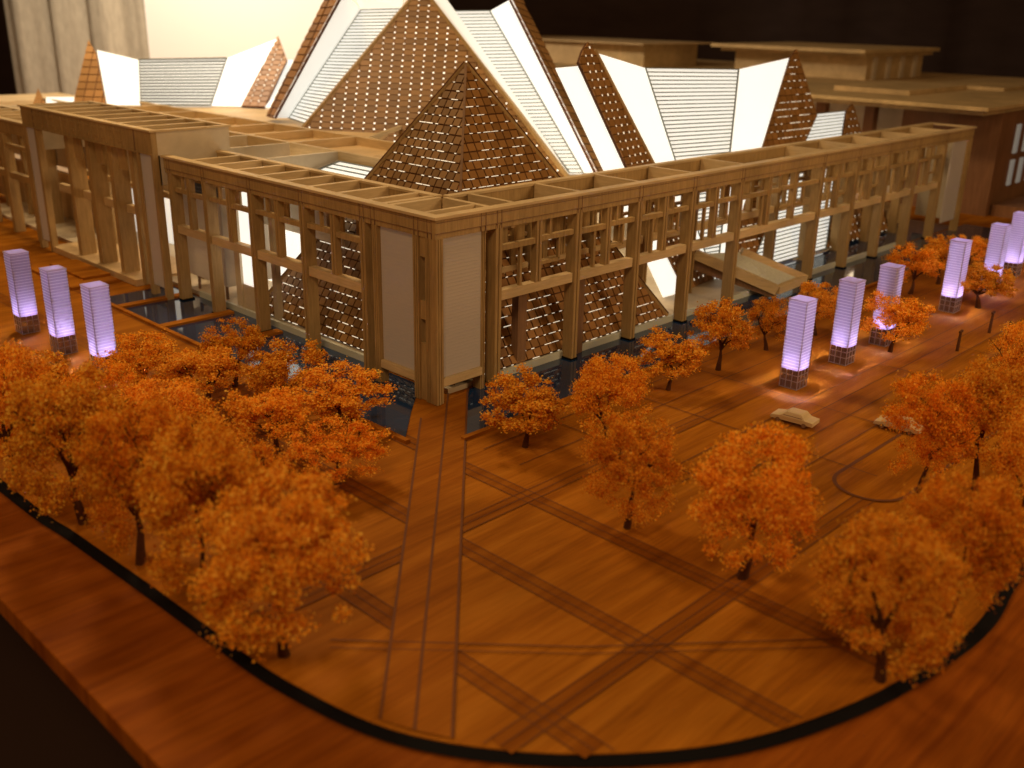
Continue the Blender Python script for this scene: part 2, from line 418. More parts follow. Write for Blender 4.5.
for side, s0, s1, rt in (('R', .05, .333, colR), ('L', .18, .468, colL)):
    m = MB(); B(side, m, s0, s1, .004, .05, .095, .138); m.build('sill', M['wood_h'], rt)
m = MB(); m.box(.05, .06, .05, .42, .14, .884); m.build('louvre_panel', M['frost'], colR)
# inner piers near the glass, their shade put into the dark wood colour
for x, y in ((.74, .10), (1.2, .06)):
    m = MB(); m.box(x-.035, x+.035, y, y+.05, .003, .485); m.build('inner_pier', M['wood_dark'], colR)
# end panel at the far right end
louvre('R', colR, 6.44, 6.75, .03, .12, .884, fine=30)
m = MB(); m.box(6.75, 6.81, 0, .06, .003, .886); m.build('end_post', M['wood'], colR)
m = MB(); m.box(6.78, 6.81, .07, .43, .1, .886); m.build('end_board', M['beige'], colR)
m = MB(); m.box(6.78, 6.822, .052, WD-.036, .984, .999); m.build('cap_rail', M['wood_h'], colR)

# floor, kerb
m = MB(); m.box(.16, 4.0, .09, 7, .002, .03); m.box(4.0, 7.0, .75, 7, .002, .03); m.build('deck', M['beige'], museum)
pool('pool_water', [(4.0, .09), (7.0, .09), (7.0, .75), (4.0, .75)])
m = MB(); m.box(.48, 5.6, .07, .09, .002, .045); m.box(.14, .16, .62, 2.7, .002, .045); m.build('plinth_kerb', M['kerb'], museum)

# ---------------- tiled faces
def tiled(parent, name, poly, uvec, tw, th, mat='tile', slot='v', gap=.10, thick=.02, lit='spark', slot_size=.013, lift=.005, first=0.0, body=True):
    """poly: planar face (list of Vectors) ; tiles laid on it in rows along uvec"""
    poly = [Vector(p) for p in poly]
    n = (poly[1]-poly[0]).cross(poly[2]-poly[0]).normalized()
    if n.dot(CAM-poly[0]) < 0: n = -n
    u = (uvec-n*uvec.dot(n)).normalized(); v = n.cross(u)
    if v.z < 0: v = -v
    o = poly[0]
    P2 = [((p-o).dot(u), (p-o).dot(v)) for p in poly]
    face = MB().slab([p-n*.002 for p in poly], thick, n).build(name, M['backing'], parent)
    def inside(x, y):
        c = False; k = len(P2)
        for i in range(k):
            (x0, y0), (x1, y1) = P2[i], P2[(i+1) % k]
            if (y0 > y) != (y1 > y) and x < (x1-x0)*(y-y0)/(y1-y0)+x0: c = not c
        return c
    def clip(q):
        # Sutherland-Hodgman against the convex face
        area2 = sum(P2[i][0]*P2[(i+1) % len(P2)][1]-P2[(i+1) % len(P2)][0]*P2[i][1] for i in range(len(P2)))
        sg = 1 if area2 > 0 else -1
        for i in range(len(P2)):
            (ax, ay), (bx, by) = P2[i], P2[(i+1) % len(P2)]
            f = lambda p: sg*((bx-ax)*(p[1]-ay)-(by-ay)*(p[0]-ax))
            out = []
            for j in range(len(q)):
                p, r = q[j], q[(j+1) % len(q)]; fp, fr = f(p), f(r)
                if fp >= 0: out.append(p)
                if (fp >= 0) != (fr >= 0): t = fp/(fp-fr); out.append((p[0]+(r[0]-p[0])*t, p[1]+(r[1]-p[1])*t))
            q = out
            if len(q) < 3: return None
        return q
    us = [p[0] for p in P2]; vs = [p[1] for p in P2]
    T = MB(); S = MB()
    i0, i1 = math.floor(min(us)/tw)-1, math.ceil(max(us)/tw)+1; j0, j1 = math.floor(min(vs)/th)-1, math.ceil(max(vs)/th)+1
    for j in range(j0, j1):
        for i in range(i0, i1):
            x, y = i*tw+first, j*th; gx, gy = tw*gap/2, th*gap/2
            q = clip([(x+gx, y+gy), (x+tw-gx, y+gy), (x+tw-gx, y+th-gy), (x+gx, y+th-gy)])
            if q:
                b0 = len(T.v); k = len(q)
                for (a, c) in q:      # lower lip stands a little proud, like shingles
                    hgt = lift*(1.0-.75*((c-y)/th)); T.v.append(tuple(o+u*a+v*c+n*hgt))
                for (a, c) in q: T.v.append(tuple(o+u*a+v*c-n*.001))
                T.f.append(tuple(range(b0, b0+k)))
                for e in range(k): T.f.append((b0+e, b0+k+e, b0+k+(e+1) % k, b0+(e+1) % k))
            if slot and inside(x, y) and inside(x+tw*.3, y+th*.3) and inside(x-tw*.3, y+th*.3):
                r = slot_size*random.uniform(.75, 1.15)
                if slot == 'dot': qs = [(x-r/2, y-r/2), (x+r/2, y-r/2), (x+r/2, y+r/2), (x-r/2, y+r/2)]
                elif slot == 'h':
                    if random.random() < .18: continue
                    e_ = tw*random.choice((.46, .2, .14)); qs = [(x-e_, y-r/2), (x+e_, y-r/2), (x+e_, y+r/2), (x-e_, y+r/2)]
                S.poly([o+u*a+v*c+n*(lift+.0015) for a, c in qs])
    nT, kT = len(T.v), len(T.f)
    T.v += S.v; T.f += [tuple(i+nT for i in f) for f in S.f]
    tc_ = T.build('tile_cladding', M[mat], face); tc_.data.materials.append(M[lit])
    for i in range(kT, len(T.f)): tc_.data.polygons[i].material_index = 1
    return face
def trim(parent, a, b_, wd=.018, mat='wood_dark'): return MB().bar(a, b_, wd).build('edge_trim', M[mat], parent)

# front pyramid
fp = empty('pyramid'); fp.parent = museum; fp['label'] = 'front small copper tiled pyramid near the corner of the colonnade'
AP = over(466, 63, Vector((1.17, 1.03, 0)))
c00, c10, c01, c11 = Vector((.20, .10, .045)), Vector((2.16, .10, .045)), Vector((.20, 2.05, .045)), Vector((2.16, 2.05, .045))
tiled(fp, 'pyramid_face', [c00, c10, AP], Vector((1, 0, 0)), .066, .056, 'tile', 'h', lit='spark_dim', slot_size=.0042, gap=.15)
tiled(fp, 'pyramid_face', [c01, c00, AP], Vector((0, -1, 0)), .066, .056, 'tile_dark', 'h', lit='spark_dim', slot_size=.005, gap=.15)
tiled(fp, 'pyramid_face', [c11, c01, AP], Vector((-1, 0, 0)), .085, .072, 'tile', None)
tiled(fp, 'pyramid_face', [c10, c11, AP], Vector((0, 1, 0)), .085, .072, 'tile', None)
for c in (c10, c01): trim(fp, c, AP, .02, 'wood')
trim(fp, c00, AP, .014, 'wood_dark')

# main pyramid: face looks along the diagonal
mp_ = empty('pyramid'); mp_.parent = museum; mp_['label'] = 'tallest pyramid with rows of tiny lit dots on its tiled face'
B0, B1 = at_z(307, 123, 1.0), Vector((2.43, 3.19, 1.0))
AM = at_d(422, -14, 8.98)
nF = (B1-B0).cross(AM-B0).normalized()
if nF.dot(CAM-B0) < 0: nF = -nF
def onF(x, y): d = ray(x, y); return CAM+d*((B0-CAM).dot(nF)/d.dot(nF))
tF = lambda x, y: (onF(x, y)-CAM).dot(FWD)
tiled(mp_, 'pyramid_face', [onF(294, 139), onF(590, 207), AM], (B1-B0), .094, .057, 'tile_main', 'dot', lit='spark', slot_size=.0115, gap=.10, first=.03)
trim(mp_, onF(294, 139), AM, .03, 'wood'); trim(mp_, onF(590, 207), AM, .035, 'wood')
# back faces of the big pyramid close it
cK = AM+Vector((1.2, 1.2, -2.1))
MB().slab([onF(590, 207), cK, AM], .02).build('pyramid_face', M['tile'], mp_)
MB().slab([onF(294, 139), cK, AM], .02).build('pyramid_face', M['tile'], mp_)

def facet(parent, name, pts, mat, th=.008): return MB().slab(pts, th).build(name, M[mat], parent)
def louvred(parent, tl, tr, br, bl, n, name='skylight', bw=.0095):
    """striped roof glazing with fine dark bars, tl..bl are 3D corners"""
    nn = (tr-tl).cross(bl-tl).normalized()
    if nn.dot(CAM-tl) < 0: nn = -nn
    g_ = MB()
    for i in range(n):
        p, q, u_, v_ = tl.lerp(bl, i/n), tr.lerp(br, i/n), tr.lerp(br, (i+1)/n), tl.lerp(bl, (i+1)/n)
        g_.poly([p, q, u_, v_]); g_.poly([v_-nn*.02, u_-nn*.02, q-nn*.02, p-nn*.02])
    o = g_.build(name, M['glaze'], parent)
    r = MB()
    for i in range(n+1):
        t = i/n; a = tl.lerp(bl, t)+nn*.006; c = tr.lerp(br, t)+nn*.006
        if (a-c).length > .03: r.bar(a, c, bw if 0 < i < n else bw*1.5, bw*.8)
    r.bar(tl+nn*.006, bl+nn*.006, .014, .010); r.bar(tr+nn*.006, br+nn*.006, .014, .010)
    r.build('glazing_bars', M['mullion'], o); return o

crown = empty('crystal_roof'); crown.parent = museum
t1 = tF(401, 9)
# valley to the left of the main pyramid
L_in = [at_d(402, 9, t1), onF(307, 123)]; L_md = [at_d(361, 10, t1+.15), at_d(288, 117, tF(307, 123)+.2)]
L_md[1] = at_z(289, 118, .97); L_in[1] = at_z(307, 124, .99)
louvred(crown, L_md[0], L_in[0], L_in[1], L_md[1], 34, bw=.011)
L_tip = at_d(343.4, -9.6, t1-.35); L_out = rp(274, 118, L_md[0], L_tip, L_md[1]); L_low = at_d(266, 116, (L_out-CAM).dot(FWD)+.25)
facet(crown, 'roof_panel', [L_md[0], L_tip, L_out, L_md[1]], 'glow_soft')
facet(crown, 'roof_panel', [L_md[0], L_in[0], at_d(403, -10, t1+.1), at_d(352, -10, t1+.2)], 'glow_soft')  # glowing panel added to fill the notch, stands in for the bright screen
tiled(crown, 'roof_petal', [L_tip, L_out, L_low, rp(331, -14, L_tip, L_out, L_low)], (L_low-L_out), .30, .075, 'tile', None, gap=.14)
# valley to the right
R_in = [at_d(451, 11.5, t1+.1), at_d(569.5, 173, tF(567, 172))]; R_md = [at_d(490, 11, t1+.1), at_d(583.5, 173, tF(567, 172)-.1)]
facet(crown, 'edge_strip', [at_d(431, -4, t1), at_d(446, -2, t1+.02), R_in[0], R_in[1], at_d(567, 173, tF(567, 172))], 'glow_soft', .02)
louvred(crown, R_in[0], R_md[0], R_md[1], R_in[1], 46, bw=.010)
R_tip = at_d(511, -1, t1-.5); R_out = rp(596.5, 173, R_md[0], R_tip, R_md[1]); R_low = at_d(607, 173, (R_out-CAM).dot(FWD)+.25)
facet(crown, 'roof_panel', [R_md[0], R_tip, R_out, R_md[1]], 'glow')
tiled(crown, 'roof_petal', [R_tip, R_out, R_low, rp(521, -4, R_tip, R_out, R_low)], (R_low-R_out), .30, .075, 'tile', None, gap=.14)

# right range of petals and butterfly skylights, standing on the deck
def edge(x0, y0, x1, y1, top=1.0, foot=.42):
    T = at_y(x0, y0, top)
    y = y1+5
    while y < 420:
        x = x0+(x1-x0)*(y-y0)/(y1-y0); p = at_z(x, y, .03)
        if p.y <= foot: break
        y += .5
    return T, p
e1 = edge(556, 68, 603, 168); e2 = edge(578, 66, 625, 166); e7 = edge(816.5, 114, 806, 138); e8 = edge(846, 111, 843, 131); e9 = edge(853, 107, 859.6, 129)
V = at_z(713, 279, .03); V2, V3 = at_z(716, 279, .03), at_z(721, 279, .03)
facet(crown, 'roof_panel', [e1[0], e2[0], e2[1], e1[1]], 'glow')
tip = at_y(588, 42, 1.02)
tiled(crown, 'roof_petal', [V, e2[1], rp(579, 62, V, e2[1], tip), rp(583, 50, V, e2[1], tip), tip, rp(595, 52, V, e2[1], tip)], (V-e2[1]), .075, .055, 'tile', 'dot', lit='spark_dim', slot_size=.014)
trim(crown, rp(595, 50, V, e2[1], tip), V, .02, 'wood')
e3 = at_y(597, 53, 1.0); e4 = at_y(645, 68, 1.0); e5 = at_y(738, 69.5, 1.0); e6 = at_y(789, 58, 1.0)
facet(crown, 'roof_panel', [e3, e4, V], 'glow')
louvred(crown, e4, e5, V2, V, 54)
facet(crown, 'roof_panel', [e5, e6, V3, V2], 'glow')
tipR = at_y(796.5, 49, 1.02)
tiled(crown, 'roof_petal', [V3, e7[1], rp(817, 115, V3, e7[1], tipR), tipR, rp(789.5, 60, V3, e7[1], tipR)], (e7[1]-V3), .085, .06, 'tile', 'h', lit='spark_dim', slot_size=.005)
louvred(crown, e7[0], e8[0], e8[1], e7[1], 40)
tiled(crown, 'roof_petal', [e8[1], e9[1], rp(854, 107, e8[1], e9[1], at_y(852, 103.5, 1.0)), at_y(852, 103.5, 1.0), rp(847, 111, e8[1], e9[1], at_y(852, 103.5, 1.0))], (e9[1]-e8[1]), .085, .07, 'tile', 'dot', lit='spark_dim', slot_size=.012)

# left range of petals behind the gate
zt = lambda x, y: (at_z(x, y, .97)-CAM).dot(FWD)
def lt(x, y, xb, yb): return at_d(x, y, zt(xb, yb)+.25)
a = [lt(97, 50, 107, 104), lt(139, 60, 141, 105), lt(227, 58.5, 211, 105), lt(277, 39, 241, 105)]
bb = [at_z(107, 105, .97), at_z(141, 105, .97), at_z(211, 105.5, .97), at_z(242, 106, .97)]
facet(crown, 'roof_panel', [a[0], a[1], bb[1], bb[0]], 'glow_soft')
louvred(crown, a[1], a[2], bb[2], bb[1], 15, bw=.02)
facet(crown, 'roof_panel', [a[2], a[3], bb[3], bb[2]], 'glow')
def petal(bl, br, apx, extra, tw, th, **kw):
    A_, B_, T_ = at_z(*bl, .97), at_z(*br, .97), lt(*apx, (bl[0]+br[0])/2, 105)
    tiled(crown, 'roof_petal', [A_, B_]+[rp(x, y, A_, B_, T_) for x, y in extra]+[T_], (B_-A_), tw, th, 'tile', **kw)
petal((73, 104), (106, 105), (88.4, 40), [(96, 53)], .10, .085, slot=None)
petal((241, 106), (265, 107), (278, 35.5), [(287, 60)], .09, .07, slot='dot', lit='spark_dim', slot_size=.014)
facet(crown, 'roof_panel', [lt(287.5, 60, 265, 105), lt(293, 60, 272, 105), at_z(272, 107, .97), at_z(265, 107, .97)], 'glow')
tiled(crown, 'roof_petal', [lt(38, 88, 40, 104), at_z(46, 104, .97), at_z(33, 104, .97)], (at_z(46, 104, .97)-at_z(33, 104, .97)), .08, .05, 'tile', None)
facet(crown, 'roof_panel', [lt(46, 97, 50, 104), lt(74, 97, 74, 104), at_z(74, 105, .97), at_z(46, 105, .97)], 'glow_soft')

# ---------------- roof lattice behind the left colonnade
roof = empty('roof_terrace'); roof.parent = museum
for X in (1.05, 1.66):
    m = MB(); m.box(X-.02, X+.02, 1.35 if X < 1.3 else 2.2, 7.5, .88, 1.0); m.build('roof_beam', M['wood_h'], roof)
for Y in (2.22, 2.82, 3.40, 3.98, 4.6, 5.3, 6.0, 6.7):
    m = MB(); m.box(.46, 1.03, Y-.016, Y+.016, .80, .998); m.build('roof_beam', M['beige'], roof)
    if Y > 2.5:
        m = MB(); m.box(1.07, 1.64, Y-.02, Y+.02, .90, 1.0); m.build('roof_beam', M['wood_h'], roof)
m = MB(); m.box(1.07, 1.64, 2.24, 7.5, .90, .935); m.build('roof_board', M['roof'], roof)
m = MB(); m.box(1.68, 2.6, 3.7, 7.5, .90, .945); m.slab([(1.68, 2.75, .945), (2.28, 3.2, .945), (1.95, 3.7, .945), (1.68, 3.7, .945)], .03, Vector((0, 0, 1))); m.build('roof_board', M['roof'], roof)
m = MB(); m.bar((1.68, 2.72, .985), (2.45, 3.22, .985), .03); m.bar((1.95, 3.78, .985), (2.45, 3.22, .985), .02); m.build('roof_beam', M['wood_h'], roof)
m = MB(); m.box(.46, 1.03, 2.84, 7.4, .78, .80); m.build('roof_board', M['beige'], roof)
gl = louvred(roof, Vector((1.02, 2.18, .93)), Vector((1.02, 1.45, .93)), Vector((.47, 1.45, .80)), Vector((.47, 2.18, .80)), 9)
m = MB(); m.box(.45, .47, 1.4, 7.4, .55, .90); m.build('parapet', M['beige'], roof)

# interior walls seen through the frames
inn = empty('interior'); inn.parent = museum
m = MB(); m.box(.18, .21, 1.97, 2.16, .03, .20); m.build('interior_wall', M['beige'], inn)
m = MB(); m.box(.185, .21, 1.97, 2.16, .20, .86); m.build('glow_wall', M['glow'], inn)  # white wall given its own glow, stands in for lit surfaces inside
m = MB(); m.box(.66, .70, 1.70, 2.7, .05, .86); m.build('glow_wall', M['glow'], inn)
m = MB(); m.box(.17, .23, 2.165, 2.235, .03, .86); m.build('interior_pier', M['beige'], inn)
m = MB(); m.box(.17, .21, 1.74, 1.785, .03, .86); m.build('interior_pier', M['beige'], inn)
louvre('L', inn, 2.30, 2.92, .14, .16, .82, fine=26)
m = MB(); m.box(.152, .5, 2.30, 2.31, .16, .82); m.build('louvre_panel', M['frost'], inn)
m = MB(); m.box(.152, .5, 2.311, 2.92, .15, .16); m.build('louvre_panel', M['frost'], inn)
for q in (2.42, 2.62, 2.80): m = MB(); m.box(.2, .215, q, q+.015, .03, .15); m.build('interior_post', M['wood_dark'], inn)
m = MB(); m.box(4.9, 6.7, 1.3, 1.35, .03, .9); m.build('interior_wall', M['beige'], inn)
m = MB(); m.box(5.3, 6.75, .75, .8, .22, .88); m.build('interior_wall', M['wood'], inn)
m = MB(); m.box(5.2, 6.7, .5, 1.3, .03, .2); m.build('interior_step', M['roof'], inn)
m = MB(); m.box(2.35, 3.7, 1.9, 1.96, .03, .55); m.build('interior_wall', M['beige'], inn)

# ---------------- the tall entrance gate on the left wing
gate = empty('entrance_gate', (0, 0, 0)); gate.parent = museum; gate['label'] = 'taller wooden entrance gate with a carved band over four deep fins'
GX, G0, G1, GH, GB = -.07, 2.76, 4.96, 1.165, .51
m = MB(); m.box(GX, GX+.04, G0, G1, GH-.165, GH-.012); m.box(GX-.006, GX, G0, G1, GH-.165, GH-.155); m.build('fascia', M['wood'], gate)
m = MB()
for i in range(13):     # carved fret band
    y = G0+.42+i*.125
    m.box(GX-.006, GX-.0005, y, y+.015, GH-.15, GH-.03); m.box(GX-.006, GX-.0005, y+.02, y+.09, GH-.06, GH-.045); m.box(GX-.006, GX-.0005, y+.035, y+.075, GH-.12, GH-.10)
m.build('fretwork', M['wood'], gate)
for y in (G0+.24, G1-.24): m = MB(); m.box(GX-.005, GX-.0005, y-.004, y+.004, GH-.165, GH-.012); m.build('joint_line', M['wood_dark'], gate)
m = MB(); m.box(GX+.04, GB, G0, G0+.025, .80, GH-.012); m.build('side_board', M['beige'], gate)
m = MB(); m.box(GX+.04, GB, G1-.025, G1, .80, GH-.012); m.build('side_board', M['beige'], gate)
m = MB(); m.box(GX-.014, GX+.045, G0-.014, G1+.014, GH-.012, GH); m.build('cap_rail', M['wood_h'], gate)
m = MB(); m.box(GB-.03, GB+.014, G0-.014, G1+.014, GH-.012, GH); m.build('cap_rail', M['wood_h'], gate)
for y in (G0-.014, G1-.02): m = MB(); m.box(GX+.0455, GB-.0305, y, y+.034, GH-.0122, GH-.0002); m.build('cap_rail', M['wood_h'], gate)
m = MB(); m.box(GB-.03, GB, G0+.03, G1-.03, .80, GH-.012); m.build('fascia', M['wood'], gate)
for i in range(7):
    y = G0+.28*(i+1); m = MB(); m.box(GX+.046, GB-.031, y-.022, y+.022, GH-.13, GH-.002); m.build('cross_beam', M['wood_h'], gate)
for y in (4.27, 3.90, 3.53, 3.19):
    m = MB(); m.box(GX+.05, GX+.17, y-.03, y+.03, .03, .84); m.box(GX+.05, GX+.10, y-.03, y+.03, .84, GH-.166); m.build('fin', M['wood'], gate)
for (y0, y1) in ((G0+.03, G0+.20), (G1-.22, G1-.05)):
    m = MB(); m.box(GX+.012, GX+.03, y0, y1, .08, GH-.166); m.build('louvre_panel', M['frost'], gate)
for (y0, y1) in ((G0, G0+.03), (G0+.20, G0+.24), (G1-.26, G1-.22), (G1-.05, G1)):
    m = MB(); m.box(GX, GX+.05, y0, y1, .003, GH-.166); m.build('gate_post', M['wood'], gate)
m = MB(); m.box(GX+.12, GX+.16, G0+.25, G1-.26, .50, .56); m.build('rail', M['wood_h'], gate)
m = MB(); m.box(GX+.30, GX+.34, G0+.25, G1-.26, .62, .66); m.build('rail', M['wood_h'], gate)
m = MB()
for y in (3.36, 3.72, 4.09): m.box(GX+.06, GX+.075, y-.06, y+.06, .83, GH-.166)
pieces(m, 'drop_panel', M['wood'], gate)
for y in (3.05, 3.75, 4.5): m = MB(); m.box(.36, .42, y-.02, y+.035, .003, .9); m.build('gate_post', M['wood'], gate)
m = MB(); m.box(.60, .63, 2.95, 3.9, .20, .9); m.build('louvre_panel', M['frost'], gate)
m = MB(); m.box(.75, .78, 3.9, 4.9, .03, .8); m.build('glow_wall', M['glow_soft'], gate)
m = MB(); m.box(-.06, .5, 3.25, 4.75, .003, .05); m.build('threshold', M['roof'], gate)
m = MB(); m.box(-.45, -.09, 3.45, 4.3, .003, .022); m.box(-.30, -.09, 3.6, 4.2, .022, .04); m.build('entrance_step', M['plaza'], gate)
# colonnade carries on beyond the gate
c3 = empty('colonnade'); c3.parent = museum
for y in (5.15, 5.7, 6.25, 6.8, 7.35, 7.9):
    for d in (0, .35):
        m = MB(); m.box(d, d+.085, y-.03, y+.03, .003, .89); m.build('column', M['wood'], c3)
m = MB(); m.box(0, .03, 4.965, 8.2, .885, .984); m.build('fascia', M['wood'], c3)
m = MB(); m.box(.40, .43, 4.965, 8.2, .885, .984); m.build('fascia', M['wood'], c3)
m = MB(); m.box(-.014, .05, 4.975, 8.2, .984, 1.0); m.build('cap_rail', M['wood_h'], c3)
m = MB(); m.box(.395, .444, 4.975, 8.2, .984, 1.0); m.build('cap_rail', M['wood_h'], c3)
for i in range(12): m = MB(); y = 5.1+i*.27; m.box(.051, .394, y-.015, y+.015, .9, .998); m.build('cross_beam', M['wood_h'], c3)
m = MB(); m.box(.02, .06, 4.98, 8.2, .485, .539); m.box(.02, .05, 4.98, 8.2, .757, .787); m.build('rail', M['wood'], c3)
m = MB(); m.box(.55, .6, 5, 8.2, .03, .45); m.build('interior_wall', M['roof'], c3)

# ---------------- ramp with glass floor between wooden kerbs
rp = empty('entrance_ramp', (3.4, -.1, 0)); tag(rp, 'sloping wooden ramp with grey glass floor leaving the colonnade behind the first light towers', 'ramp')
def loc(v): return Vector(v)-Vector((3.4, -.1, 0))
r0, r1, r2, r3 = at_z(741, 252, .30), at_z(805, 279, .07), at_z(777, 290, .07), at_z(695, 254, .30)
mid = (r1+r2)/2
def lp(v): return loc(v)
MB().bar(lp(r0), lp(r1), .05, .07).build('ramp_kerb', M['wood_h'], rp); MB().bar(lp(r3), lp(r2), .05, .07).build('ramp_kerb', M['wood_h'], rp)
MB().bar(lp(r2), lp(r1), .04, .06).build('ramp_kerb', M['wood_h'], rp)
MB().slab([lp(r0), lp(r1), lp(r2), lp(r3)], .02, Vector((0, 0, 1))).build('ramp_floor', M['kerb'], rp)
q = [lp(r3), lp(r2), lp(r2)-Vector((0, 0, .07)), lp(r3)-Vector((0, 0, .12))]
MB().slab(q, .02).build('ramp_side', M['wood_dark'], rp)

# ------------------------------------------------------------ buildings behind
wg = empty('wing_building', (7.8, .05, 0)); tag(wg, 'long low building with a broad overhanging flat roof beyond the right end of the colonnade', 'building')
o_ = Vector((7.8, .05, 0))
def wbox(name, mat, x0, x1, y0, y1, z0, z1, root=wg, off=o_, bevel=0):
    m = MB(); m.box(x0-off.x, x1-off.x, y0-off.y, y1-off.y, z0-off.z, z1-off.z); return m.build(name, M[mat], root, bevel=bevel)
wbox('roof_slab', 'far_wood', 7.15, 13, .03, 9.5, 1.11, 1.15, bevel=.006)
wbox('roof_edge', 'far_wood', 7.3, 12.9, .12, 9.4, 1.06, 1.11)
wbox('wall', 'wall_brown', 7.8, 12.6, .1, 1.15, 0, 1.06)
wbox('wall', 'beige', 7.95, 12.6, 1.15, 9.2, 0, 1.06)
for i in range(9): y = 1.5+i*.6; wbox('pier', 'wall_brown', 7.85, 7.95, y, y+.12, 0, 1.06)
for i in range(8):
    x = 8.25+i*.28
    for z0, z1 in ((.28, .55), (.62, .92)): wbox('window', 'window_dim', x, x+.10, .085, .10, z0, z1)
wbox('base_block', 'wall_brown', 7.9, 12.6, -.25, .08, 0, .12)
for k, (x0, x1, y0, y1, z) in enumerate(((8.0, 9.6, 1.2, 2.1, 1.20), (9.7, 11.5, .8, 1.7, 1.19))): wbox('roof_box', 'far_wood', x0, x1, y0, y1, 1.15, z)
ub = empty('upper_block', (10.2, 2.75, 1.15)); tag(ub, 'small upper block with an overhanging slab roof standing on the low wide roof', 'building')
ou = Vector((10.2, 2.75, 1.15))
wbox('wall', 'far_wood', 10.1, 11.85, 2.75, 4.8, 1.15, 1.45, ub, ou); wbox('roof_slab', 'far_wood', 9.65, 12.0, 2.58, 4.95, 1.50, 1.55, ub, ou, .006); wbox('roof_edge', 'far_wood', 9.85, 11.95, 2.66, 4.9, 1.45, 1.50, ub, ou)
for i in range(4): wbox('pier', 'beige', 10.25+i*.42, 10.35+i*.42, 2.72, 2.75, 1.15, 1.45, ub, ou)
lb = empty('long_building', (9.6, 6.2, 1.15)); tag(lb, 'pale wooden block in stepped lengths behind the white skylights and left of the upper block', 'building')
ol = Vector((9.6, 6.2, 1.15))
wbox('wall', 'far_wood', 9.6, 11, 6.1, 7.1, 1.15, 1.48, lb, ol); wbox('wall', 'roof', 9.45, 11, 7.1, 8.3, 1.15, 1.475, lb, ol); wbox('wall', 'far_wood', 9.7, 11, 8.3, 9.4, 1.15, 1.44, lb, ol)
wbox('roof_slab', 'roof', 9.3, 11.2, 5.9, 9.4, 1.49, 1.51, lb, ol)
fb = empty('annex_building', (.6, 8.6, 0)); tag(fb, 'pale flat roofed wooden annex beyond the gate at the left edge', 'building')
of = Vector((.6, 8.6, 0))
wbox('wall', 'beige', .6, 1.8, 8.6, 9.1, 0, .84, fb, of); wbox('roof_slab', 'roof', .45, 1.95, 8.4, 9.2, .84, .89, fb, of)

# ------------------------------------------------------------ backdrop of the room
def curtain(name, x0, y0, x1, y1, z0, z1, amp, waves, mat, seed=0):
    rnd = random.Random(seed); n = waves*8; m = MB(); a = Vector((x0, y0)); c = Vector((x1, y1)); d = (c-a).normalized(); nn = Vector((-d.y, d.x))
    ph = [rnd.uniform(0, 6.28) for _ in range(3)]
    prof = []
    for i in range(n+1):
        t = i/n; off = amp*(math.sin(t*waves*6.28+ph[0])+.5*math.sin(t*waves*2.3*6.28+ph[1])+.4*math.sin(t*2*6.28+ph[2]))
        p = a.lerp(c, t)+nn*off; prof.append(p)
    for p in prof: m.v += [(p.x, p.y, z0), (p.x, p.y, z1)]
    k = len(prof)
    for p in prof: m.v += [(p.x+nn.x*.05, p.y+nn.y*.05, z0), (p.x+nn.x*.05, p.y+nn.y*.05, z1)]
    for i in range(k-1):
        m.f.append((2*i, 2*i+2, 2*i+3, 2*i+1)); b0 = 2*k; m.f.append((b0+2*i, b0+2*i+1, b0+2*i+3, b0+2*i+2))
        m.f.append((2*i+1, 2*i+3, b0+2*i+3, b0+2*i+1))
    return m.build(name, mat, smooth=True)
M['curtain_grey'] = plain('grey_cloth', (.46, .38, .27), .9, spec=.1)
M['curtain_black'] = plain('black_cloth', (.085, .055, .045), .95, spec=.05)
M['screen'] = plain('white_screen', (.84, .80, .72), .8, spec=.1); M['screen'].node_tree.nodes['Noise Texture'].inputs['Scale'].default_value = .6
for e_ in M['screen'].node_tree.nodes['Color Ramp'].color_ramp.elements: e_.color = (.84, .80, .72, 1)
P0, P1 = at_d(8, 60, 15), at_d(168, 60, 14.2)
cg = curtain('grey_curtain', P0.x, P0.y, P1.x, P1.y, -1.3, 4.2, .07, 4, M['curtain_grey'], 3); tag(cg, 'grey beige curtain hanging in soft folds at the left edge behind the model', 'curtain')
S0, S1 = at_d(150, 60, 14.0), at_d(410, 0, 13.6)
m = MB(); m.slab([(S0.x, S0.y, -1.3), (S1.x, S1.y, -1.3), (S1.x, S1.y, 4.2), (S0.x, S0.y, 4.2)], .04)
tag(m.build('white_screen', M['screen']), 'bright plain white screen standing behind the left half of the model', 'screen')
Q0, Q1 = at_d(-400, 20, 24), at_d(1500, 20, 24)
cb_ = curtain('black_curtain', Q0.x, Q0.y, Q1.x, Q1.y, -1.3, 9, .16, 16, M['curtain_black'], 5); tag(cb_, 'wide black curtain closing the dark room behind the model', 'curtain')

# ------------------------------------------------------------ light towers
M['led'] = plain('led', (.9, .85, 1), .5, emis=(.62, .50, 1.0), es=20)
def tower_mats():
    m, nt, B_, N, L = newmat('frosted_acrylic')
    B_.inputs['Base Color'].default_value = (.50, .42, .48, 1); B_.inputs['Roughness'].default_value = .3
    tr = N.new('ShaderNodeBsdfTranslucent'); tr.inputs[0].default_value = (.80, .74, .90, 1)
    mx = N.new('ShaderNodeMixShader'); mx.inputs[0].default_value = .55
    L.new(B_.outputs[0], mx.inputs[1]); L.new(tr.outputs[0], mx.inputs[2]); L.new(mx.outputs[0], N['Material Output'].inputs[0])
    g, nt, B_, N, L = newmat('clear_base')
    B_.inputs['Base Color'].default_value = (.16, .09, .11, 1); B_.inputs['Roughness'].default_value = .12; B_.inputs['Alpha'].default_value = .5
    return m, g
M['acrylic'], M['clear'] = tower_mats()
